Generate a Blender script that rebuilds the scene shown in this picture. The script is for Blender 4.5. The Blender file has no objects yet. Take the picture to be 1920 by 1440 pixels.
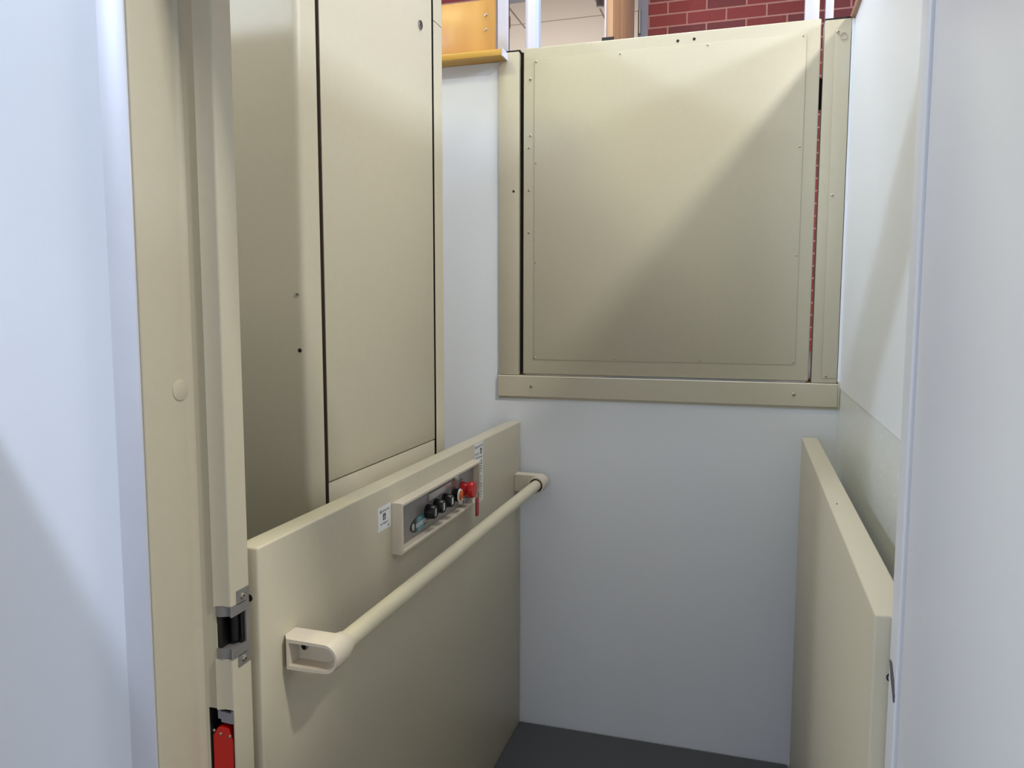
import bpy, bmesh, math
from mathutils import Vector, Matrix
PI = math.pi
S = bpy.context.scene
COL = S.collection

# ------------------------------------------------------------------ camera
cam_d = bpy.data.cameras.new('camera')
cam_d.sensor_fit = 'HORIZONTAL'; cam_d.sensor_width = 36.0
cam_d.lens = 36.0 * 1446.39 / 1920.0
cam_d.clip_start = 0.02
cam = bpy.data.objects.new('camera', cam_d); COL.objects.link(cam)
cam.location = (0, 0, 1.48)
_yaw, _pit, _rol = -0.2971865, -0.0953163, -0.0011657
cam.matrix_world = (Matrix.Translation((0, 0, 1.48)) @ Matrix.Rotation(-_yaw, 4, 'Z')
                    @ Matrix.Rotation(PI/2 + _pit, 4, 'X') @ Matrix.Rotation(-_rol, 4, 'Z'))
S.camera = cam

# ------------------------------------------------------------------ world, exposure
S.view_settings.view_transform = 'Standard'
S.view_settings.look = 'None'
S.view_settings.gamma = 1.0
S.view_settings.use_curve_mapping = False
S.view_settings.exposure = 0.0
W = bpy.data.worlds.new('daylight'); S.world = W; W.use_nodes = True
bg = W.node_tree.nodes['Background']
bg.inputs[0].default_value = (0.85, 0.90, 1.0, 1); bg.inputs[1].default_value = 0.10

def area(name, loc, aim, sx, sy, power, color):
    d = bpy.data.lights.new(name, 'AREA'); d.shape = 'RECTANGLE'; d.size = sx; d.size_y = sy
    d.energy = power; d.color = color
    o = bpy.data.objects.new(name, d); COL.objects.link(o); o.location = loc
    o.rotation_euler = (Vector(aim) - Vector(loc)).to_track_quat('-Z', 'Y').to_euler()
    return o
# ceiling fixtures over the right and left sides; fill light added over the shaft
area('ceiling_or_fill_lamp', (1.26, 0.55, 3.56), (1.26, 0.551, 0), 0.22, 0.22, 63, (1.0, 0.97, 0.89))
area('ceiling_or_fill_lamp', (-1.50, 1.10, 3.56), (-1.50, 1.101, 0), 0.3, 0.3, 12, (1.0, 0.97, 0.50))
area('ceiling_or_fill_lamp', (-0.30, 2.30, 3.56), (-0.30, 2.301, 0), 0.9, 0.3, 20, (0.85, 0.92, 1.0))
# tall daylight window on the right side of the hall
area('window_daylight', (3.4, 1.3, 3.45), (-0.8, 1.8, 1.9), 2.2, 0.35, 118, (0.70, 0.82, 1.0))
# rooflight over the left of the lower landing
area('window_daylight', (-2.58, -0.8, 3.56), (-1.0, 0.9, 1.3), 0.25, 0.25, 74, (0.68, 0.79, 1.0))
# windows high on the left side
area('window_daylight', (-3.9, 2.0, 3.1), (0.27, 1.8, 1.7), 2.6, 0.7, 62, (0.68, 0.80, 1.0))
# upper landing lamp; added upward fill for the room past its door
area('ceiling_or_fill_lamp', (-0.6, 3.6, 3.56), (-0.6, 3.601, 0), 0.9, 0.4, 6, (1.0, 0.88, 0.78))
area('ceiling_or_fill_lamp', (-1.6, 6.6, 1.9), (-1.4, 6.4, 3.6), 1.2, 1.2, 30, (1.0, 0.96, 0.95))
# windows behind the viewer and to the left of the viewer
area('window_daylight', (-0.4, -4.2, 1.9), (-0.4, 0.9, 1.2), 2.6, 1.4, 34, (0.78, 0.85, 1.0))
area('window_daylight', (-2.8, -3.2, 2.1), (0.2, 1.8, 1.1), 1.6, 1.2, 22, (0.62, 0.76, 1.0))

# ------------------------------------------------------------------ materials
def lin(c):
    return tuple(((v/255)/12.92 if v/255 <= 0.04045 else ((v/255+0.055)/1.055)**2.4) for v in c) + (1,)
def mat(name, rgb, rough=0.5, metal=0.0, grain=0.03, scale=60, bump=0.0, bscale=400, spec=0.5):
    m = bpy.data.materials.new(name); m.use_nodes = True
    nt = m.node_tree; b = nt.nodes['Principled BSDF']
    b.inputs['Roughness'].default_value = rough; b.inputs['Metallic'].default_value = metal
    b.inputs['Specular IOR Level'].default_value = spec
    tc = nt.nodes.new('ShaderNodeTexCoord')
    n = nt.nodes.new('ShaderNodeTexNoise'); n.inputs['Scale'].default_value = scale; n.inputs['Detail'].default_value = 3
    nt.links.new(tc.outputs['Object'], n.inputs['Vector'])
    mx = nt.nodes.new('ShaderNodeMix'); mx.data_type = 'RGBA'
    c = lin(rgb)
    mx.inputs['A'].default_value = tuple(v*(1-grain) for v in c[:3]) + (1,)
    mx.inputs['B'].default_value = tuple(min(1, v*(1+grain)) for v in c[:3]) + (1,)
    nt.links.new(n.outputs['Fac'], mx.inputs['Factor'])
    nt.links.new(mx.outputs['Result'], b.inputs['Base Color'])
    if bump:
        n2 = nt.nodes.new('ShaderNodeTexNoise'); n2.inputs['Scale'].default_value = bscale; n2.inputs['Detail'].default_value = 2
        nt.links.new(tc.outputs['Object'], n2.inputs['Vector'])
        bp = nt.nodes.new('ShaderNodeBump'); bp.inputs['Strength'].default_value = bump; bp.inputs['Distance'].default_value = 0.001
        nt.links.new(n2.outputs['Fac'], bp.inputs['Height']); nt.links.new(bp.outputs['Normal'], b.inputs['Normal'])
    return m
M_BEIGE = mat('beige_powder_coat', (201, 192, 169), 0.42, bump=0.06, bscale=700)
M_GATE = mat('gate_powder_coat', (197, 189, 166), 0.40, bump=0.06, bscale=700)
M_BEIGE_IN = mat('beige_shadow_edge', (120, 108, 96), 0.5)
M_WHITE = mat('white_wall_board', (240, 243, 248), 0.42, grain=0.01, bump=0.03, bscale=300)
M_DOOR = mat('white_door_paint', (226, 226, 228), 0.38, grain=0.01, bump=0.05, bscale=600)
M_PLASTIC = mat('cream_plastic', (220, 208, 188), 0.42, grain=0.02)
M_TUBE = mat('cream_tube', (224, 214, 186), 0.36, grain=0.02)
M_BLACK = mat('black_plastic', (9, 9, 10), 0.35)
M_DARK = mat('dark_void', (12, 10, 10), 0.7)
M_STEEL = mat('brushed_steel', (150, 150, 152), 0.34, 0.9, grain=0.06, scale=30)
M_STRIKE = mat('strike_steel', (146, 142, 140), 0.4, 0.45)
M_PLATE = mat('satin_faceplate', (158, 153, 150), 0.32, 0.55, grain=0.03)
M_COVER = mat('clear_cover', (190, 184, 182), 0.15, 0.35)
M_GAPSHADE = mat('brown_gap_shade', (74, 62, 54), 0.7)  # shade inside the narrow door gap, put into the colour
M_CHROME = mat('chrome', (215, 213, 210), 0.15, 1.0)
M_NICKEL = mat('screw_nickel', (190, 182, 165), 0.28, 0.9)
M_RED = mat('red_plastic', (205, 22, 20), 0.32)
M_REDTAG = mat('red_tag', (165, 22, 42), 0.4)
M_ORANGE = mat('orange_lens', (225, 98, 10), 0.3)
M_WHITEP = mat('white_plastic', (235, 235, 232), 0.4)
M_STICK = mat('sticker_white', (238, 238, 240), 0.4, grain=0.0)
M_INK = mat('ink_black', (18, 18, 20), 0.5)
M_FLOOR = mat('platform_rubber', (74, 74, 76), 0.75, bump=0.3, bscale=900)
M_CONC = mat('floor_concrete', (120, 118, 114), 0.8)
M_POST = mat('post_white_paint', (214, 212, 224), 0.4)
M_POSTB = mat('post_blue_highlight', (200, 214, 236), 0.35)
M_GREYF = mat('grey_frame_paint', (150, 148, 158), 0.45)
M_LANDW = mat('painted_upper_wall', (214, 208, 198), 0.6)

def ramp_mat(name, cols, rough, vec_scale, wav=False, rot=0):
    m = bpy.data.materials.new(name); m.use_nodes = True; nt = m.node_tree; b = nt.nodes['Principled BSDF']
    b.inputs['Roughness'].default_value = rough
    tc = nt.nodes.new('ShaderNodeTexCoord'); mp = nt.nodes.new('ShaderNodeMapping'); mp.inputs['Scale'].default_value = vec_scale
    n = nt.nodes.new('ShaderNodeTexNoise'); n.inputs['Scale'].default_value = 1; n.inputs['Detail'].default_value = 6; n.inputs['Distortion'].default_value = 0.6
    r = nt.nodes.new('ShaderNodeValToRGB')
    r.color_ramp.elements[0].position = 0.3; r.color_ramp.elements[0].color = lin(cols[0])
    r.color_ramp.elements[1].position = 0.7; r.color_ramp.elements[1].color = lin(cols[1])
    nt.links.new(tc.outputs['Object'], mp.inputs['Vector']); nt.links.new(mp.outputs['Vector'], n.inputs['Vector'])
    nt.links.new(n.outputs['Fac'], r.inputs['Fac']); nt.links.new(r.outputs['Color'], b.inputs['Base Color'])
    return m
M_PLY = ramp_mat('varnished_birch_board', ((190, 136, 66), (216, 166, 94)), 0.3, (8, 8, 3))
M_CAPW = ramp_mat('varnished_wood_cap', ((196, 146, 62), (222, 176, 88)), 0.3, (4, 30, 30))
M_OAK = ramp_mat('oak_door_wood', ((186, 142, 104), (206, 166, 126)), 0.4, (30, 30, 2))
M_OAKR = ramp_mat('brown_wood_cap', ((150, 104, 72), (190, 140, 100)), 0.4, (30, 3, 30))

def tile_ceiling():
    m = bpy.data.materials.new('ceiling_tiles'); m.use_nodes = True; nt = m.node_tree; b = nt.nodes['Principled BSDF']
    b.inputs['Roughness'].default_value = 0.9
    g = nt.nodes.new('ShaderNodeNewGeometry'); sp = nt.nodes.new('ShaderNodeSeparateXYZ')
    nt.links.new(g.outputs['Position'], sp.inputs[0])
    outs = []
    for ax, off in (('X', 1.68), ('Y', -5.73)):
        a = nt.nodes.new('ShaderNodeMath'); a.operation = 'ADD'; a.inputs[1].default_value = off + 61.0
        d = nt.nodes.new('ShaderNodeMath'); d.operation = 'PINGPONG'; d.inputs[1].default_value = 0.305
        l = nt.nodes.new('ShaderNodeMath'); l.operation = 'LESS_THAN'; l.inputs[1].default_value = 0.007
        nt.links.new(sp.outputs[ax], a.inputs[0]); nt.links.new(a.outputs[0], d.inputs[0]); nt.links.new(d.outputs[0], l.inputs[0]); outs.append(l)
    mxm = nt.nodes.new('ShaderNodeMath'); mxm.operation = 'MAXIMUM'
    nt.links.new(outs[0].outputs[0], mxm.inputs[0]); nt.links.new(outs[1].outputs[0], mxm.inputs[1])
    mx = nt.nodes.new('ShaderNodeMix'); mx.data_type = 'RGBA'
    mx.inputs['A'].default_value = lin((232, 220, 204)); mx.inputs['B'].default_value = lin((160, 142, 124))
    nt.links.new(mxm.outputs[0], mx.inputs['Factor']); nt.links.new(mx.outputs['Result'], b.inputs['Base Color'])
    return m
M_CEIL = tile_ceiling()

def brick_mat():
    m = bpy.data.materials.new('red_brick'); m.use_nodes = True; nt = m.node_tree; b = nt.nodes['Principled BSDF']
    b.inputs['Roughness'].default_value = 0.6
    g = nt.nodes.new('ShaderNodeNewGeometry'); sp = nt.nodes.new('ShaderNodeSeparateXYZ'); cb = nt.nodes.new('ShaderNodeCombineXYZ')
    nt.links.new(g.outputs['Position'], sp.inputs[0])
    ax = nt.nodes.new('ShaderNodeMath'); ax.operation = 'ADD'; ax.inputs[1].default_value = 20.085
    az = nt.nodes.new('ShaderNodeMath'); az.operation = 'ADD'; az.inputs[1].default_value = 0.034
    nt.links.new(sp.outputs['X'], ax.inputs[0]); nt.links.new(ax.outputs[0], cb.inputs[0])
    nt.links.new(sp.outputs['Z'], az.inputs[0]); nt.links.new(az.outputs[0], cb.inputs[1])
    br = nt.nodes.new('ShaderNodeTexBrick')
    br.inputs['Scale'].default_value = 1.0; br.inputs['Brick Width'].default_value = 0.213; br.inputs['Row Height'].default_value = 0.0677
    br.inputs['Mortar Size'].default_value = 0.0048; br.inputs['Mortar Smooth'].default_value = 0.15; br.inputs['Bias'].default_value = -0.35
    br.inputs['Color1'].default_value = lin((150, 57, 53)); br.inputs['Color2'].default_value = lin((84, 50, 56))
    br.inputs['Mortar'].default_value = lin((196, 140, 128))
    nt.links.new(cb.outputs[0], br.inputs['Vector'])
    n = nt.nodes.new('ShaderNodeTexNoise'); n.inputs['Scale'].default_value = 40; n.inputs['Detail'].default_value = 5
    nt.links.new(g.outputs['Position'], n.inputs['Vector'])
    mx = nt.nodes.new('ShaderNodeMix'); mx.data_type = 'RGBA'; mx.blend_type = 'MULTIPLY'; mx.inputs['Factor'].default_value = 0.5
    r = nt.nodes.new('ShaderNodeValToRGB'); r.color_ramp.elements[0].color = (0.6, 0.6, 0.6, 1); r.color_ramp.elements[1].color = (1.2, 1.2, 1.2, 1)
    nt.links.new(n.outputs['Fac'], r.inputs['Fac']); nt.links.new(br.outputs['Color'], mx.inputs['A']); nt.links.new(r.outputs['Color'], mx.inputs['B'])
    nt.links.new(mx.outputs['Result'], b.inputs['Base Color'])
    bp = nt.nodes.new('ShaderNodeBump'); bp.inputs['Strength'].default_value = 0.6; bp.inputs['Distance'].default_value = 0.004; bp.invert = True
    nt.links.new(br.outputs['Fac'], bp.inputs['Height']); nt.links.new(bp.outputs['Normal'], b.inputs['Normal'])
    return m
M_BRICK = brick_mat()

def glossy_block():
    """grey-white gloss paint over rough masonry, pitted and flecked"""
    m = bpy.data.materials.new('gloss_painted_masonry'); m.use_nodes = True; nt = m.node_tree; b = nt.nodes['Principled BSDF']
    b.inputs['Roughness'].default_value = 0.30
    g = nt.nodes.new('ShaderNodeTexCoord')
    n = nt.nodes.new('ShaderNodeTexNoise'); n.inputs['Scale'].default_value = 26; n.inputs['Detail'].default_value = 6; n.inputs['Roughness'].default_value = 0.65
    v = nt.nodes.new('ShaderNodeTexVoronoi'); v.inputs['Scale'].default_value = 34; v.inputs['Randomness'].default_value = 1
    n3 = nt.nodes.new('ShaderNodeTexNoise'); n3.inputs['Scale'].default_value = 90; n3.inputs['Detail'].default_value = 2
    for q in (n, v, n3): nt.links.new(g.outputs['Object'], q.inputs['Vector'])
    lt = nt.nodes.new('ShaderNodeMath'); lt.operation = 'LESS_THAN'; lt.inputs[1].default_value = 0.17
    nt.links.new(v.outputs['Distance'], lt.inputs[0])
    gt = nt.nodes.new('ShaderNodeMath'); gt.operation = 'GREATER_THAN'; gt.inputs[1].default_value = 0.53
    nt.links.new(n.outputs['Fac'], gt.inputs[0])
    mul = nt.nodes.new('ShaderNodeMath'); mul.operation = 'MULTIPLY'
    nt.links.new(lt.outputs[0], mul.inputs[0]); nt.links.new(gt.outputs[0], mul.inputs[1])
    mx = nt.nodes.new('ShaderNodeMix'); mx.data_type = 'RGBA'
    mx.inputs['A'].default_value = lin((230, 233, 230)); mx.inputs['B'].default_value = lin((252, 252, 252))
    nt.links.new(mul.outputs[0], mx.inputs['Factor']); nt.links.new(mx.outputs['Result'], b.inputs['Base Color'])
    ad = nt.nodes.new('ShaderNodeMath'); ad.operation = 'ADD'
    nt.links.new(n.outputs['Fac'], ad.inputs[0]); nt.links.new(mul.outputs[0], ad.inputs[1])
    bp = nt.nodes.new('ShaderNodeBump'); bp.inputs['Strength'].default_value = 0.5; bp.inputs['Distance'].default_value = 0.003
    nt.links.new(ad.outputs[0], bp.inputs['Height']); nt.links.new(bp.outputs['Normal'], b.inputs['Normal'])
    return m
M_BLOCK = glossy_block()

def logo_mat():
    m = bpy.data.materials.new('logo_enamel'); m.use_nodes = True; nt = m.node_tree; b = nt.nodes['Principled BSDF']
    b.inputs['Roughness'].default_value = 0.25
    tc = nt.nodes.new('ShaderNodeTexCoord'); sp = nt.nodes.new('ShaderNodeSeparateXYZ'); nt.links.new(tc.outputs['Generated'], sp.inputs[0])
    r = nt.nodes.new('ShaderNodeValToRGB'); e = r.color_ramp.elements
    e[0].position = 0.0; e[0].color = lin((8, 18, 22)); e[1].position = 1.0; e[1].color = lin((10, 40, 48))
    for p, c in ((0.28, (10, 34, 40)), (0.5, (110, 158, 170)), (0.72, (84, 134, 146)), (0.85, (14, 52, 60))):
        q = e.new(p); q.color = lin(c)
    nt.links.new(sp.outputs['Y'], r.inputs['Fac']); nt.links.new(r.outputs['Color'], b.inputs['Base Color'])
    return m
M_LOGO = logo_mat()

# ------------------------------------------------------------------ geometry helpers (world coordinates in, local meshes out)
WL = {}                                     # object -> world location
def link(name, bm, m, parent=None, smooth=False):
    me = bpy.data.meshes.new(name); bmesh.ops.recalc_face_normals(bm, faces=bm.faces)
    xs = [v.co.x for v in bm.verts]; ys = [v.co.y for v in bm.verts]; zs = [v.co.z for v in bm.verts]
    org = Vector(((min(xs)+max(xs))/2, (min(ys)+max(ys))/2, min(zs)))
    bmesh.ops.translate(bm, verts=bm.verts, vec=-org)
    bm.to_mesh(me); bm.free()
    for mm in (m if isinstance(m, (list, tuple)) else [m]): me.materials.append(mm)
    if smooth:
        for p in me.polygons: p.use_smooth = True
        try: me.set_sharp_from_angle(angle=math.radians(38))
        except Exception: pass
    o = bpy.data.objects.new(name, me); COL.objects.link(o)
    WL[o.name] = org.copy()
    if parent is not None:
        o.parent = parent; o.location = org - WL[parent.name]
    else: o.location = org
    return o
def empty(name, loc):
    o = bpy.data.objects.new(name, None); COL.objects.link(o); o.location = loc; o.empty_display_size = 0.05
    WL[o.name] = Vector(loc); return o
def tag(o, label=None, cat=None, group=None, kind=None):
    if label: o['label'] = label
    if cat: o['category'] = cat
    if group: o['group'] = group
    if kind: o['kind'] = kind
    return o
def add_box(bm, x0, x1, y0, y1, z0, z1, bev=0.0, seg=2):
    vs = [bm.verts.new((x, y, z)) for x in (x0, x1) for y in (y0, y1) for z in (z0, z1)]
    fs = [bm.faces.new([vs[i] for i in f]) for f in ((0,1,3,2), (4,6,7,5), (0,4,5,1), (2,3,7,6), (0,2,6,4), (1,5,7,3))]
    if bev:
        es = list({e for f in fs for e in f.edges})
        bmesh.ops.bevel(bm, geom=es, offset=bev, segments=seg, affect='EDGES', profile=0.5)
def box(name, x0, x1, y0, y1, z0, z1, m, parent=None, bev=0.0, seg=2):
    bm = bmesh.new(); add_box(bm, x0, x1, y0, y1, z0, z1, bev, seg)
    return link(name, bm, m, parent, smooth=bev > 0)
def to3(ax, a, b, t):
    # ax = extrusion axis; (a, b) the two others in x<y<z order
    return {'x': (t, a, b), 'y': (a, t, b), 'z': (a, b, t)}[ax]
def add_prism(bm, poly, ax, t0, t1, mi=0):
    lo = [bm.verts.new(to3(ax, a, b, t0)) for a, b in poly]; hi = [bm.verts.new(to3(ax, a, b, t1)) for a, b in poly]
    n = len(poly); fs = [bm.faces.new(lo), bm.faces.new(hi)]
    for i in range(n): fs.append(bm.faces.new((lo[i], lo[(i+1) % n], hi[(i+1) % n], hi[i])))
    for f in fs: f.material_index = mi
    return fs
def prism(name, poly, ax, t0, t1, m, parent=None, smooth=False):
    bm = bmesh.new(); add_prism(bm, poly, ax, t0, t1); return link(name, bm, m, parent, smooth)
def circ(a, b, r, n=28, rb=None, a0=0, a1=2*PI):
    rb = rb or r; full = abs(a1-a0-2*PI) < 1e-6; k = n if full else n+1
    return [(a + r*math.cos(a0+(a1-a0)*i/n), b + rb*math.sin(a0+(a1-a0)*i/n)) for i in range(k)]
def add_lathe(bm, ax, a, b, prof, n=28, mi=None, rb=1.0):
    """profile [(t, r)] revolved about axis ax through (a,b)"""
    rings = []
    for t, r in prof:
        if r < 1e-6: rings.append([bm.verts.new(to3(ax, a, b, t))])
        else: rings.append([bm.verts.new(to3(ax, a+r*math.cos(2*PI*i/n), b+rb*r*math.sin(2*PI*i/n), t)) for i in range(n)])
    for k in range(len(rings)-1):
        p, q = rings[k], rings[k+1]
        for i in range(n):
            j = (i+1) % n
            vs = [p[i % len(p)], p[j % len(p)], q[j % len(q)], q[i % len(q)]]
            u = []
            for v in vs:
                if v not in u: u.append(v)
            if len(u) > 2:
                f = bm.faces.new(u); f.material_index = mi[k] if mi else 0
def lathe(name, ax, a, b, prof, m, parent=None, n=28, mi=None, rb=1.0):
    bm = bmesh.new(); add_lathe(bm, ax, a, b, prof, n, mi, rb); return link(name, bm, m, parent, smooth=True)
def add_ring(bm, outer, inner, ax, t0, t1):
    n = len(outer)
    L = [[bm.verts.new(to3(ax, a, b, t)) for a, b in p] for t in (t0, t1) for p in (outer, inner)]
    o0, i0, o1, i1 = L
    for k in range(n):
        j = (k+1) % n
        for q in ((o0[k], o0[j], i0[j], i0[k]), (o1[k], o1[j], i1[j], i1[k]), (o0[k], o0[j], o1[j], o1[k]), (i0[k], i0[j], i1[j], i1[k])):
            bm.faces.new(q)
def text(name, body, size, m, parent, y, z, x, face='+x', width=None, depth=0.0003):
    cu = bpy.data.curves.new(name, 'FONT'); cu.body = body; cu.size = size; cu.extrude = depth/2
    cu.align_x = 'CENTER'; cu.align_y = 'CENTER'
    to = bpy.data.objects.new('tmp', cu); me = bpy.data.meshes.new_from_object(to)
    bpy.data.objects.remove(to); bpy.data.curves.remove(cu)
    bm = bmesh.new(); bm.from_mesh(me); bpy.data.meshes.remove(me)
    if width:
        w = max(v.co.x for v in bm.verts)-min(v.co.x for v in bm.verts)
        bmesh.ops.scale(bm, vec=(width/w, 1, 1), verts=bm.verts)
    for v in bm.verts: v.co = Vector((x + v.co.z, y + v.co.x, z + v.co.y))     # reads along +y, faces +x
    return link(name, bm, m, parent)
def screw(parent, ax, a, b, t, r, out=-1, m=None, name='screw', hole=True):
    """pan head with a dark drive recess; out = direction the head points along ax"""
    return lathe(name, ax, a, b, [(t, r), (t+out*r*0.35, r*0.92), (t+out*r*0.6, r*0.6), (t+out*r*0.62, r*0.3), (t+out*r*0.35, r*0.22), (t+out*r*0.35, 0)],
                 [m or M_NICKEL, M_DARK], parent, n=14, mi=[0, 0, 0, 1, 1])
def hole(parent, ax, a, b, t, r, out=-1, name='hole'):
    return lathe(name, ax, a, b, [(t, r), (t+out*0.0006, r), (t+out*0.0006, 0)], M_DARK, parent, n=18)

# ------------------------------------------------------------------ setting
SHZ = 2.335                                             # top of the shaft walls
tag(box('floor', -4.5, 4.6, -4.5, 2.56, -0.12, -0.02, M_CONC), kind='structure')
tag(box('floor_upper', -4.5, 4.6, 2.66, 9.0, 1.10, 1.256, M_CONC), kind='structure')
tag(box('ceiling', -4.5, 4.6, -2.0, 9.0, 3.60, 3.68, M_CEIL), kind='structure')
bm = bmesh.new()                                       # wall with the notch for the upper gate
add_prism(bm, [(-1.5, -0.02), (0.276, -0.02), (0.276, 1.18), (-0.829, 1.18), (-0.829, SHZ-0.023), (-1.5, SHZ-0.023)], 'y', 2.56, 2.66)
wb = tag(link('wall_back', bm, M_WHITE), kind='structure')
bm = bmesh.new(); add_box(bm, 0.274, 0.38, 1.035, 2.66, -0.02, 1.241)
tag(link('wall_right', bm, M_BLOCK), kind='structure')
wr = tag(box('wall_right_upper', 0.2725, 0.38, 1.035, 2.66, 1.2425, SHZ, M_WHITE), kind='structure')
tag(box('wall_left', -1.50, -1.40, 1.035, 2.56, -0.02, 2.2, M_WHITE), kind='structure')
bm = bmesh.new()
add_box(bm, -3.4, -0.862, 0.890, 1.033, -0.02, 2.25)
add_box(bm, 0.240, 1.5, 0.890, 1.033, -0.02, 2.25)
add_box(bm, -0.862, 0.245, 0.890, 1.033, 2.16, 2.25)
tag(link('wall_front', bm, M_WHITE), kind='structure')
tag(box('added_partition', -1.36, -1.30, 0.40, 0.888, -0.02, 1.588, M_WHITE), kind='structure')  # unseen partition, added to cast the diagonal shadow on the front wall
tag(box('wall_far_right', 4.5, 4.6, -4.5, 9.0, -0.02, 2.4, M_LANDW), kind='structure')
tag(box('wall_far_left', -4.6, -4.5, -4.5, 9.0, -0.02, 3.6, M_LANDW), kind='structure')
# wooden caps
tag(box('trim_1', -1.50, -0.803, 2.495, 2.66, SHZ-0.022, SHZ-0.001, M_CAPW, bev=0.002), kind='structure')
tag(box('trim_2', 0.262, 0.40, 1.035, 2.66, SHZ+0.001, SHZ+0.022, M_OAKR, bev=0.002), kind='structure')
tag(box('trim_5', 0.2645, 0.2722, 2.546, 2.559, 1.262, SHZ, M_WHITE), kind='structure')
tag(box('trim_3', -0.8025, -0.7975, 2.495, 2.553, SHZ-0.024, SHZ+0.0, M_POST), kind='structure')

# upper landing: brick wall with a doorway, room beyond
Y_B = 4.60
bm = bmesh.new()
add_box(bm, -0.60, 4.5, Y_B, Y_B+0.12, 1.256, 3.60)
add_box(bm, -4.5, -1.52, Y_B, Y_B+0.12, 1.256, 3.60)
add_box(bm, -1.52, -0.60, Y_B, Y_B+0.12, 3.415, 3.60)
tag(link('wall_upper_brick', bm, M_BRICK), kind='structure')
tag(box('wall_upper_far', -4.5, 4.5, 8.9, 9.0, 1.256, 3.6, M_LANDW), kind='structure')
bm = bmesh.new()
add_box(bm, -0.655, -0.598, Y_B-0.02, Y_B+0.14, 1.256, 3.42)
add_box(bm, -1.525, -1.470, Y_B-0.02, Y_B+0.14, 1.256, 3.42)
add_box(bm, -1.470, -0.655, Y_B-0.02, Y_B+0.14, 3.362, 3.42)
tag(link('trim_4', bm, M_GREYF), kind='structure')
d2 = tag(empty('door_2', (-0.68, 4.2, 1.26)), kind='structure')
leaf = box('door_leaf', -0.712, -0.672, 3.86, 4.56, 1.262, 3.35, M_OAK, d2, bev=0.002)
box('door_edge', -0.713, -0.705, 3.855, 3.859, 1.262, 3.35, M_POST, leaf)
box('door_panel', -0.6715, -0.668, 4.10, 4.52, 1.45, 3.15, M_OAK, leaf, bev=0.001)
for zz in (3.044, 1.55):
    lathe('hinge', 'z', -0.644, 4.566, [(zz, 0), (zz, 0.009), (zz+0.13, 0.009), (zz+0.13, 0)], M_STEEL, d2, n=14)
bm = bmesh.new(); add_box(bm, -0.725, -0.665, 3.850, 3.8545, 2.77, 2.80, 0.001); add_box(bm, -0.722, -0.705, 3.842, 3.850, 2.755, 2.775, 0.001)
link('door_latch', bm, M_BLACK, d2)
box('strike_block', -1.4695, -1.452, 4.66, 4.70, 3.20, 3.27, M_OAKR, d2)

# ------------------------------------------------------------------ varnished board and white posts by the upper gate
bd = tag(box('wooden_board', -1.40, -0.872, 2.640, 2.655, SHZ, 2.552, M_PLY, bev=0.001),
         'varnished yellow plywood board standing on the wood cap of the back wall', 'board')
for zz in (2.50, 2.452): screw(bd, 'y', -0.905, zz, 2.6395, 0.005, m=M_CHROME)
posts = [(-0.841, -0.805, 2.575, SHZ, 'white metal post standing at the end of the yellow wood cap'),
         (-0.769, -0.7315, 2.63, 1.256, 'white metal post behind the top left corner of the gate'),
         (0.139, 0.181, 2.63, 1.256, 'wide white metal post behind the top right corner of the gate'),
         (0.199, 0.2225, 2.63, 1.256, 'narrow white metal post behind the right gate frame near brick wall')]
for x0, x1, y0, z0, lab in posts:
    if 'yellow' in lab:
        p = box('white_post', x0, x1, y0, y0+0.012, z0, 3.6, M_POST, bev=0.002)
    else:
        p = box('white_post', x0, x1, y0+0.032, y0+0.07, z0, 3.6, M_POST, bev=0.002)
    tag(p, lab, 'post', 'white posts at the upper landing')
box('post_edge_highlight', -0.7310, -0.7215, 2.664, 2.692, 1.256, 3.6, M_POSTB, bpy.data.objects['white_post.001'])  # highlight down the post's right edge, painted as a blue-white strip

# ceiling device in the far room
cd_ = empty('ceiling_sensor', (-1.03, 5.40, 3.60))
tag(cd_, 'small grey cylinder on the ceiling of the far room, left of the wood door', 'ceiling device')
lathe('body', 'z', -1.03, 5.40, [(3.60, 0.0), (3.60, 0.026), (3.54, 0.026), (3.54, 0)], M_GREYF, cd_)
lathe('lens', 'z', -1.03, 5.40, [(3.54, 0.024), (3.530, 0.022), (3.528, 0)], M_LANDW, cd_)

# ------------------------------------------------------------------ upper landing gate
G = tag(empty('landing_gate', (-0.28, 2.55, 1.18)),
        'beige steel landing gate with a screwed infill panel set in the white back wall', 'gate')
GY = 2.550
fr = []
fl = box('frame_stile', -0.829, -0.758, GY, GY+0.06, 1.2570, 2.338, M_GATE, G, bev=0.003)
hole(fl, 'y', -0.776, 1.881, GY, 0.0042)
fr2 = box('frame_stile', 0.190, 0.264, GY, GY+0.06, 1.2570, 2.338, M_GATE, G, bev=0.003)
box('stile_cap', -0.829, -0.755, GY+0.004, GY+0.06, 2.3385, 2.3435, M_BLACK, G)
box('stile_cap', 0.190, 0.264, GY+0.004, GY+0.06, 2.3385, 2.3435, M_BLACK, G)
box('gap_seal', -0.757, -0.743, GY+0.02, GY+0.03, 1.262, 2.338, M_DARK, G)
box('gap_seal', 0.181, 0.1895, GY+0.03, GY+0.045, 2.09, 2.18, M_DARK, G)
bm = bmesh.new()
add_prism(bm, [(2.5445, 1.1840), (2.5445, 1.2535), (2.547, 1.256), (2.609, 1.256), (2.609, 1.1750), (2.5535, 1.1750), (2.5535, 1.1840)], 'x', -0.829, 0.266)
sill = link('frame_sill', bm, M_GATE, G)
for sx, sz in ((-0.710, 1.219), (0.140, 1.220)): screw(sill, 'y', sx, sz, 2.5445, 0.0058)
box('end_block', 0.2665, 0.273, 2.546, 2.600, 1.178, 1.262, M_GATE, sill, bev=0.001)
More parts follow.
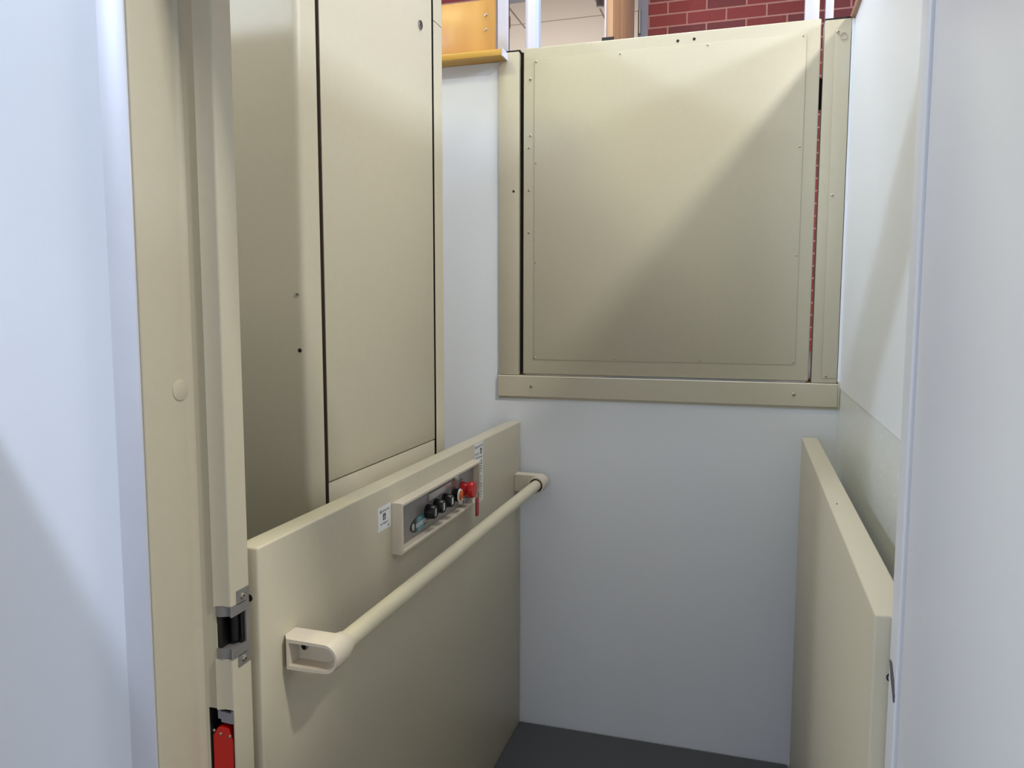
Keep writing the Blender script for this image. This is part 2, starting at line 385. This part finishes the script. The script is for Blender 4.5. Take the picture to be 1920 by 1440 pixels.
cs = box('cover_strip', 0.219, 0.2625, GY-0.0035, GY-0.0005, 1.273, 2.306, M_GATE, fr2, bev=0.001)
for sx, sz in ((0.2265, 2.300), (0.229, 1.826), (0.231, 1.279)): screw(fr2, 'y', sx, sz, GY-0.0035, 0.0042)
bm = bmesh.new(); add_ring(bm, circ(0.2435, 2.287, 0.0105), circ(0.2435, 2.287, 0.0088), 'y', GY-0.0052, GY-0.003)
link('knockout_ring', bm, M_GATE, fr2)
lf = box('gate_leaf', -0.742, 0.1805, GY, GY+0.040, 1.2615, 2.345, M_GATE, G, bev=0.004, seg=3)
pn = box('infill_panel', -0.703, 0.140, GY-0.0030, GY-0.0004, 1.312, 2.305, M_GATE, lf, bev=0.0008)
for sx, sz in ((-0.698, 2.298), (-0.420, 2.298), (-0.147, 2.299), (0.131, 2.299), (-0.698, 1.970), (-0.698, 1.641), (-0.699, 1.318), (-0.425, 1.319),
               (-0.147, 1.319), (0.134, 1.320), (0.134, 1.648), (0.132, 1.975)):
    screw(lf, 'y', sx, sz, GY-0.0030, 0.0032)
for sx, sz, r in ((-0.719, 2.244, .0048), (-0.718, 2.062, .0048), (-0.723, 2.022, .0045), (-0.722, 1.882, .0045), (-0.722, 1.742, .0045)):
    screw(lf, 'y', sx, sz, GY, r)
for sx, sz in ((-0.239, 2.3205), (-0.189, 2.3215)): hole(lf, 'y', sx, sz, GY, 0.0045)
box('bottom_seal', -0.735, 0.172, GY+0.001, GY+0.02, 1.2575, 1.2610, M_CHROME, lf)

# ------------------------------------------------------------------ lift mast housing
T = tag(empty('lift_mast_housing', (-1.07, 1.73, 0)),
        'tall beige metal mast housing of the lift with a flush access door and round lock', 'lift tower')
TX, TZ = -0.850, 2.555
def rpoly(pts_r):
    """polygon with rounded corners: [(a,b,r)]"""
    out = []; n = len(pts_r)
    for i, (a, b, r) in enumerate(pts_r):
        if r == 0: out.append((a, b)); continue
        p = Vector((a, b)); u = (Vector(pts_r[i-1][:2])-p).normalized(); v = (Vector(pts_r[(i+1) % n][:2])-p).normalized()
        for k in range(7):
            t = k/6; q = (p+u*r)*(1-t)**2 + p*2*t*(1-t) + (p+v*r)*t*t; out.append((q.x, q.y))
    return out
bm = bmesh.new()
add_prism(bm, rpoly([(-1.30, 1.36, 0), (TX, 1.36, 0.016), (TX, 1.4245, 0.0015), (TX-0.05, 1.4245, 0), (TX-0.05, 2.095, 0), (-1.30, 2.095, 0)]), 'z', 0, TZ)
body = link('housing_body', bm, M_BEIGE, T, smooth=True)
bm = bmesh.new()
add_prism(bm, rpoly([(TX-0.049, 2.0375, 0), (TX, 2.0375, 0.0015), (TX, 2.100, 0.006), (TX-0.049, 2.100, 0)]), 'z', 0, 2.268)
link('far_flange', bm, M_BEIGE, T, smooth=True)
bm = bmesh.new()
add_prism(bm, rpoly([(TX-0.049, 2.0375, 0), (TX, 2.0375, 0.0015), (TX, 2.100, 0.006), (TX-0.049, 2.100, 0)]), 'z', 2.2705, TZ)
link('top_flange', bm, M_BEIGE, T, smooth=True)
box('gap_shade', TX-0.0495, TX-0.030, 1.4250, 1.4270, 0.02, TZ-0.01, M_DARK, T)  # dark sheets, here and below, painting the shade deep in the gaps
box('gap_shade', TX-0.0495, TX-0.008, 1.4272, 2.0370, 0.02, TZ-0.01, M_DARK, T).location.x -= 0.012
dr = box('access_door', TX-0.019, TX, 1.4395, 2.0235, 1.1135, 2.52, M_BEIGE, T, bev=0.0012)
box('lower_cover', TX-0.019, TX-0.001, 1.4395, 2.0235, 0.05, 1.1105, M_BEIGE, T, bev=0.0012)
box('door_edge_shade', TX-0.0185, TX-0.0012, 1.4372, 1.4393, 0.05, TZ-0.02, M_GAPSHADE, T)  # brown strip painting the shade on the door edge
box('flange_gap_shade', TX-0.047, TX-0.0015, 2.0352, 2.0373, 0.05, TZ-0.02, M_BLACK, T)  # black strip standing in for shade in the far gap
lk = lathe('lock', 'x', 1.946, 2.227, [(TX, 0.0125), (TX+0.002, 0.0125), (TX+0.003, 0.0105), (TX+0.0018, 0.009), (TX+0.0025, 0.0035), (TX+0.001, 0)], [M_STEEL, M_DARK, M_CHROME], dr, mi=[0, 0, 1, 0, 2])
screw(body, 'y', -0.8655, 1.512, 1.36, 0.0042)
hole(body, 'y', -0.8635, 1.399, 1.36, 0.0042)

# ------------------------------------------------------------------ lift platform: one moving thing
P = tag(empty('lift_platform', (-0.3, 1.8, 0)),
        'beige lift platform with low side walls, grey floor, handrail and a control box', 'wheelchair lift')
LX, LT, PH = -0.752, 0.046, 1.095
box('platform_floor', -0.750, 0.160, 1.06, 2.552, -0.015, 0.0, M_FLOOR, P)
lp = box('side_wall', LX-LT, LX, 1.046, 2.556, -0.015, PH, M_BEIGE, P, bev=0.004, seg=3)
hole(lp, 'y', -0.7705, 1.0100, 1.046, 0.0062, name='sensor_hole')
rp = box('side_wall', 0.1625, 0.208, 1.034, 2.470, -0.015, 1.098, M_BEIGE, P, bev=0.003, seg=3)
lathe('sensor_hole', 'y', 0.1850, 1.0185, [(1.034, 0.0062), (1.0334, 0.0062), (1.0334, 0.0045), (1.0336, 0)], [M_DARK, M_GREYF], rp, n=18, mi=[0, 0, 1])
lathe('bumper_dot', 'x', 1.62, 1.0995, [(0.176, 0.002), (0.178, 0.0)], M_INK, rp, n=10)

# handrail
RX, RZ, RR = -0.670, 0.893, 0.0178
hr = lathe('handrail', 'y', RX, RZ, [(1.150, RR), (2.462, RR)], M_TUBE, P, n=36)
def d_shape(x0, zc, h0, xc, r, n=16):
    """bracket outline seen from the front: flat foot at x0 (half height h0), round nose about (xc, zc)"""
    return [(x0, zc-h0)] + circ(xc, zc, r, n, a0=-PI/2, a1=PI/2) + [(x0, zc+h0)]
bm = bmesh.new()
o0 = d_shape(LX+0.0005, RZ, 0.0285, RX, 0.0275); o1 = d_shape(LX+0.0105, RZ, 0.0270, RX, 0.0255)
inn = d_shape(LX+0.0150, RZ, 0.0205, RX+0.001, 0.0205)
n = len(o0)
A = [bm.verts.new((a, 1.148, b)) for a, b in o0]; B = [bm.verts.new((a, 1.116, b)) for a, b in o0]
Cc = [bm.verts.new((a, 1.103, b)) for a, b in o1]; Dd = [bm.verts.new((a, 1.103, b)) for a, b in inn]
inn2 = d_shape(LX+0.0170, RZ, 0.0190, RX-0.012, 0.0190)
Ee = [bm.verts.new((a, 1.132, b)) for a, b in inn2]
for p_, q_ in ((A, B), (B, Cc), (Cc, Dd), (Dd, Ee)):
    for k in range(n): bm.faces.new((p_[k], p_[(k+1) % n], q_[(k+1) % n], q_[k]))
bm.faces.new(A); bm.faces.new(Ee)
bk = link('rail_bracket', bm, M_PLASTIC, P, smooth=True)
lathe('bracket_screw', 'y', LX+0.0285, RZ+0.004, [(1.1318, 0.0065), (1.1300, 0.0065), (1.1290, 0.0045), (1.1312, 0.003), (1.1312, 0)], [M_STEEL, M_DARK], P, n=18, mi=[0, 0, 1, 1]).parent = P
lathe('rail_collar', 'y', RX, RZ, [(1.142, 0.0262), (1.152, 0.0262), (1.164, 0.0225), (1.172, 0.0212), (1.1725, RR)], M_PLASTIC, P, n=36)
bm = bmesh.new(); add_prism(bm, d_shape(LX+0.0005, RZ, 0.0285, RX, 0.0275), 'y', 2.485, 2.530)
link('rail_bracket', bm, M_PLASTIC, P, smooth=True)
bm = bmesh.new(); add_ring(bm, circ(RX, RZ, 0.0275, 36), circ(RX, RZ, 0.0225, 36), 'y', 2.462, 2.4845)
link('rail_collar', bm, M_PLASTIC, P, smooth=True)
lathe('rail_gap', 'y', RX, RZ, [(2.470, 0.0224), (2.4695, 0.0178)], M_DARK, P, n=36)

# control box: hollow housing, steel plate inside
BX0, BX1 = LX+0.0003, -0.7260
by0, by1, bz0, bz1 = 1.536, 2.066, 0.934, 1.051
cb = None
bm = bmesh.new()
def rect(y0, y1, z0, z1): return [(y0, z0), (y1, z0), (y1, z1), (y0, z1)]
seq = [(rect(by0, by1, bz0, bz1), BX0), (rect(by0, by1, bz0, bz1), BX1-0.003), (rect(by0+.002, by1-.002, bz0+.002, bz1-.002), BX1),
       (rect(by0+.007, by1-.007, bz0+.007, bz1-.007), BX1), (rect(by0+.009, by1-.009, bz0+.009, bz1-.009), BX1-0.002), (rect(by0+.009, by1-.009, bz0+.009, bz1-.009), BX0+0.004)]
rings = [[bm.verts.new((x, a, b)) for a, b in r] for r, x in seq]
for p_, q_ in zip(rings, rings[1:]):
    for k in range(4): bm.faces.new((p_[k], p_[(k+1) % 4], q_[(k+1) % 4], q_[k]))
bm.faces.new(rings[0]); bm.faces.new(rings[-1])
cb = link('control_box', bm, M_PLASTIC, P)
PX = BX0+0.0062
box('faceplate', BX0+0.0045, PX, by0+.0095, by1-.0095, bz0+.0095, bz1-.0095, M_PLATE, cb)
box('display_cover', PX, PX+0.004, 1.728, 1.872, 1.010, 1.028, M_COVER, cb, bev=0.0008)
for sy in (1.734, 1.866): screw(cb, 'x', sy, 1.019, PX+0.004, 0.003, out=1)
# logo oval
lathe('logo_plate', 'x', 1.669, 0.9700, [(PX, 0.050), (PX+0.0015, 0.049), (PX+0.0016, 0.0)], [M_BLACK, M_LOGO], cb, n=48, mi=[0, 1], rb=0.37)
text('logo_text', 'savaria', 0.020, M_WHITEP, cb, 1.680, 0.970, PX+0.0020, width=0.062)
bm = bmesh.new(); add_ring(bm, circ(1.634, 0.970, 0.0062, 24, rb=0.0078), circ(1.634, 0.970, 0.0044, 24, rb=0.006), 'x', PX+0.0016, PX+0.0022)
add_box(bm, PX+0.0016, PX+0.0022, 1.6325, 1.6355, 0.9665, 0.9735)
link('logo_emblem', bm, M_WHITEP, cb)
for k, (yy, zz) in enumerate(((1.720, 0.9860), (1.774, 0.9870), (1.832, 0.9875))):
    bm = bmesh.new(); add_lathe(bm, 'x', yy, zz, [(PX, 0.0185), (PX+0.006, 0.0185), (PX+0.022, 0.0165), (PX+0.0245, 0.0145), (PX+0.0235, 0.013), (PX+0.0235, 0)], 28)
    bt = link('push_button', bm, M_BLACK, cb, smooth=True)
    box('button_mark', PX+0.0236, PX+0.0243, yy-0.0022-0.001*k, yy+0.0022+0.001*k, zz-0.009, zz+0.009, M_WHITEP, cb)
bm = bmesh.new()
add_lathe(bm, 'x', 1.896, 0.987, [(PX, 0.023), (PX+0.003, 0.022), (PX+0.003, 0.0175), (PX+0.019, 0.0175), (PX+0.019, 0.0182), (PX+0.0225, 0.0172), (PX+0.0225, 0.0145), (PX+0.025, 0.012), (PX+0.0265, 0.0)], 32,
          mi=[0, 0, 1, 1, 2, 2, 3, 3])
link('alarm_button', bm, [M_STEEL, M_BLACK, M_WHITEP, M_ORANGE], cb, smooth=True)
bm = bmesh.new()
add_lathe(bm, 'x', 1.960, 0.989, [(PX, 0.0285), (PX+0.003, 0.028), (PX+0.003, 0.021), (PX+0.010, 0.019), (PX+0.018, 0.0165), (PX+0.022, 0.0215), (PX+0.035, 0.0225), (PX+0.038, 0.0205), (PX+0.0392, 0.0)], 36,
          mi=[0, 0, 1, 1, 1, 1, 1, 1])
link('emergency_stop', bm, [M_STEEL, M_RED], cb, smooth=True)
bm = bmesh.new(); add_lathe(bm, 'x', 1.945, 0.9585, [(PX, 0.0135), (PX+0.005, 0.013), (PX+0.012, 0.010), (PX+0.012, 0.004), (PX+0.010, 0)], 28, mi=[0, 0, 0, 1])
link('key_switch', bm, [M_CHROME, M_DARK], cb, smooth=True)
bm = bmesh.new(); add_lathe(bm, 'x', 1.992, 0.9560, [(PX, 0.010), (PX+0.006, 0.010), (PX+0.009, 0.008), (PX+0.0095, 0.0)], 24)
link('indicator_jewel', bm, M_CHROME, cb, smooth=True)
bm = bmesh.new(); add_lathe(bm, 'x', 1.908, 1.0330, [(PX, 0.011), (PX+0.005, 0.011), (PX+0.009, 0.007), (PX+0.0095, 0.0)], 24)
link('indicator_jewel', bm, M_CHROME, cb, smooth=True)

# stickers
def wheelchair_icon(parent, y, z, x, s):
    box('icon_square', x, x+0.0002, y-s/2, y+s/2, z-s/2*1.15, z+s/2*1.15, M_INK, parent)
    bm = bmesh.new()
    add_prism(bm, circ(y-0.05*s, z+0.36*s, 0.09*s, 12), 'x', x+0.0002, x+0.0004)
    add_ring(bm, circ(y-0.02*s, z-0.18*s, 0.27*s, 20), circ(y-0.02*s, z-0.18*s, 0.19*s, 20), 'x', x+0.0002, x+0.0004)
    add_box(bm, x+0.0002, x+0.0004, y-0.12*s, y-0.02*s, z-0.15*s, z+0.25*s)
    add_box(bm, x+0.0002, x+0.0004, y-0.12*s, y+0.22*s, z-0.15*s, z-0.06*s)
    link('icon_symbol', bm, M_STICK, parent)
sx0 = LX+0.0004
s1 = box('warning_sticker', LX+0.0001, sx0, 1.470, 1.532, 1.001, 1.0545, M_STICK, P)
def emblem(parent, y, z, x, r):
    bm = bmesh.new(); add_ring(bm, circ(y, z, r, 18), circ(y, z, r*0.62, 18), 'x', x, x+0.0003)
    add_box(bm, x, x+0.0003, y-r*0.25, y+r*0.25, z-r*0.4, z+r*0.4); link('emblem', bm, M_INK, parent)
emblem(s1, 1.483, 1.0435, sx0, 0.0035)
text('sticker_text', 'savaria', 0.0095, M_INK, s1, 1.506, 1.0440, sx0, width=0.036)
wheelchair_icon(s1, 1.500, 1.0300, sx0, 0.0125)
text('sticker_text', 'NO FREIGHT', 0.0060, M_INK, s1, 1.500, 1.0155, sx0, width=0.038)
text('sticker_text', 'MD', 0.0055, M_INK, s1, 1.520, 1.0065, sx0, width=0.010)
bm = bmesh.new(); add_prism(bm, [(2.158, 0.912), (2.158, 1.0915), (2.084, 1.0915), (2.084, 1.020), (2.110, 1.012), (2.110, 0.912)], 'x', LX+0.0001, sx0)
s2 = link('capacity_sticker', bm, M_STICK, P)
emblem(s2, 2.094, 1.0800, sx0, 0.0040)
text('sticker_text', 'savaria', 0.0115, M_INK, s2, 2.127, 1.0805, sx0, width=0.054)
wheelchair_icon(s2, 2.140, 1.0640, sx0, 0.015)
text('sticker_text', 'CAPACITY', 0.0080, M_INK, s2, 2.106, 1.0590, sx0, width=0.036)
text('sticker_text', '750 LB', 0.0080, M_INK, s2, 2.110, 1.0480, sx0, width=0.036)
text('sticker_text', '340 KG', 0.0062, M_INK, s2, 2.141, 1.0460, sx0, width=0.020)
bm = bmesh.new()
for k, (w_, o_) in enumerate(((.020, .0), (.016, .004), (.022, -.002), (.018, .0), (.006, .002), (.008, -.004), (.006, .003), (.010, 0), (.008, -.002), (.018, .002), (.020, 0), (.016, -.003), (.008, .002), (.010, .0), (.006, .0))):
    z_ = 1.034 - k*0.0078
    add_box(bm, sx0, sx0+0.0003, 2.136+o_-w_/2, 2.136+o_+w_/2, z_-0.0017, z_+0.0017)
link('sticker_print', bm, M_INK, s2)

# key left in the key switch, with its tag
K = tag(empty('key', (-0.72, 1.985, 0.905)), 'key with a hanging red tag in the control box beside the red stop button', 'key')
bm = bmesh.new(); add_ring(bm, circ(1.990, 0.9700, 0.0130, 24), circ(1.990, 0.9700, 0.0112, 24), 'x', -0.7110, -0.7095)
link('key_ring', bm, M_CHROME, K, smooth=True)
bm = bmesh.new(); add_prism(bm, rpoly([(1.979, 0.908, .006), (1.998, 0.908, .006), (1.9995, 0.960, .004), (1.978, 0.960, .004)]), 'x', -0.7120, -0.7085)
link('key_tag', bm, M_REDTAG, K, smooth=True)
bm = bmesh.new(); add_box(bm, PX+0.0125, -0.7085, 1.9432, 1.9468, 0.947, 0.970, 0.0008)
link('key_blade', bm, M_CHROME, K)

# ------------------------------------------------------------------ lower door frame
F = tag(empty('door_frame', (-0.3, 0.96, 0)),
        'beige steel door frame of the lower landing with an electric strike in its left jamb', 'door frame')
YS, XB, XA = 0.984, -0.7600, -0.8150
base = [(-0.8615, 0.884, 0), (XA, 0.884, 0.003), (XA, 0.972, 0.006), (XA+0.004, 0.9775, 0), (XA+0.004, YS-0.002, 0)]
front = [(XA+0.012, YS, 0), (-0.790, YS, 0), (-0.7885, YS-0.0035, 0), (-0.776, YS+0.0015, 0), (XB, YS+0.0015, 0.004)]
tail = [(XB, 1.0320, 0.002), (-0.8615, 1.0320, 0)]
bm = bmesh.new()
full = rpoly(base+front+tail)
strike = rpoly(base+[(XA+0.012, YS, 0), (-0.787, YS, 0), (-0.787, 1.021, 0), (XB, 1.021, 0)]+tail)
lock = rpoly(base+[(-0.8065, YS-0.001, 0), (-0.8065, 1.028, 0), (XB-0.0022, 1.028, 0), (XB-0.0022, YS+0.0015, 0), (XB, YS+0.0015, 0)]+tail)
add_prism(bm, full, 'z', 0, 0.56); add_prism(bm, lock, 'z', 0.56, 0.849); add_prism(bm, full, 'z', 0.849, 0.932)
add_prism(bm, strike, 'z', 0.932, 1.018); add_prism(bm, full, 'z', 1.018, 2.15)
lj = link('left_jamb', bm, M_BEIGE, F, smooth=True)
lathe('plug_cap', 'x', 0.957, 1.360, [(XA, 0.0165), (XA+0.0012, 0.0163), (XA+0.0022, 0.014), (XA+0.0026, 0)], M_BEIGE, lj)
M_ALU = mat('brushed_aluminium', (214, 215, 222), 0.5, 0.25, grain=0.05, scale=12)
box('edge_strip', -0.8635, XA-0.0030, 0.8800, 0.8838, 0, 2.15, M_ALU, F, bev=0.0008)
# right jamb mirrors the left one
XR = 0.181
bm = bmesh.new()
add_prism(bm, rpoly([(XR, 1.030, 0.002), (XR, YS+0.001, 0.003), (XR+0.055, YS+0.001, 0), (XR+0.055, 0.884, 0), (XR+0.11, 0.884, 0), (XR+0.11, 1.030, 0)]), 'z', 0, 2.15)
rj = link('right_jamb', bm, M_DOOR, F, smooth=True)
bm = bmesh.new(); add_prism(bm, [(1.0225, 1.047), (1.012, 1.048), (0.994, 1.034), (0.9865, 1.018), (0.9865, 1.009), (1.010, 1.030)], 'x', XR-0.0016, XR+0.002)
link('latch_plate', bm, mat('dark_latch_steel', (92, 90, 98), 0.45, 0.3), rj)
box('header', XB, XR, 0.985, 1.030, 2.04, 2.15, M_BEIGE, F)
# electric strike
bm = bmesh.new()
xo = XB+0.0012
add_box(bm, XB-0.002, xo, 0.9985, 1.0295, 1.0160, 1.0390, 0.0004); add_box(bm, XB-0.002, xo, 0.9985, 1.0295, 0.9140, 0.9340, 0.0004)
add_box(bm, XB-0.002, xo, 1.0200, 1.0295, 0.9340, 1.0160)
for z0, z1 in ((1.0010, 1.0175), (0.9325, 0.9490)):
    add_prism(bm, [(-0.7868, YS-0.0012), (-0.7790, YS-0.0012), (-0.7660, YS+0.005), (-0.7605, YS+0.0005), (xo, YS+0.003), (xo, 1.0200), (-0.7868, 1.0200)], 'z', z0, z1)
es = link('strike_plate', bm, M_STRIKE, lj)
for zz in (1.0275, 0.9245): screw(es, 'x', 1.0125, zz, xo, 0.0052, out=1, name='strike_screw')
bm = bmesh.new(); add_box(bm, -0.7866, -0.7620, 1.0120, 1.0205, 0.9492, 1.0008); add_box(bm, -0.7868, -0.7795, 0.986, 1.0118, 0.9492, 1.0008)
add_prism(bm, circ(-0.7720, 1.0080, 0.007, 14), 'z', 0.955, 0.996)
link('strike_keeper', bm, M_BLACK, lj)
# door interlock in the lower cut-out
bm = bmesh.new(); add_box(bm, -0.8062, XB-0.0026, 1.0255, 1.0278, 0.562, 0.8485); add_box(bm, -0.8063, -0.8052, YS+0.0005, 1.0255, 0.562, 0.8485)
add_box(bm, XB-0.0036, XB-0.0025, YS+0.003, 1.0255, 0.562, 0.8485); link('cutout_dark', bm, M_DARK, lj)  # dark sheets over the back and both sides of the cut-out
bm = bmesh.new(); add_prism(bm, rpoly([(-0.8030, 0.565, 0), (-0.7655, 0.565, 0), (-0.7655, 0.797, .002), (-0.7705, 0.810, .002), (-0.7730, 0.8165, .003), (-0.7930, 0.8170, .004), (-0.7990, 0.8050, .002), (-0.8030, 0.8020, .001)]), 'y', 0.9870, 1.0250)
il = link('interlock_switch', bm, M_RED, lj, smooth=True)
bm = bmesh.new(); add_prism(bm, circ(-0.788, 0.728, 0.0135, 24), 'y', 0.9855, 0.9868); link('switch_slot', bm, M_DARK, lj)
for sx, sz in ((-0.7885, 0.8055), (-0.7710, 0.8040), (-0.8005, 0.8095)): screw(lj, 'y', sx, sz, 0.9868, 0.0028, m=M_NICKEL, name='switch_screw')
bm = bmesh.new(); add_prism(bm, [(-0.795, 0.8445), (-0.795, 0.829), (-0.789, 0.828), (-0.789, 0.8235), (-0.7700, 0.8225), (-0.7655, 0.8235), (-0.7655, 0.8445), (-0.770, 0.8445), (-0.770, 0.8400), (-0.790, 0.8415), (-0.790, 0.8445)], 'y', 0.990, 0.995)
link('actuator_bracket', bm, M_GREYF, lj)

# open white door leaf on the right, swung toward the camera
d1 = tag(empty('door_1', (0.215, 0.5, 0.0)), kind='structure')
box('door_leaf', 0.1855, 0.2300, 0.06, 0.9810, 0.005, 2.04, M_DOOR, d1, bev=0.0025, seg=3)
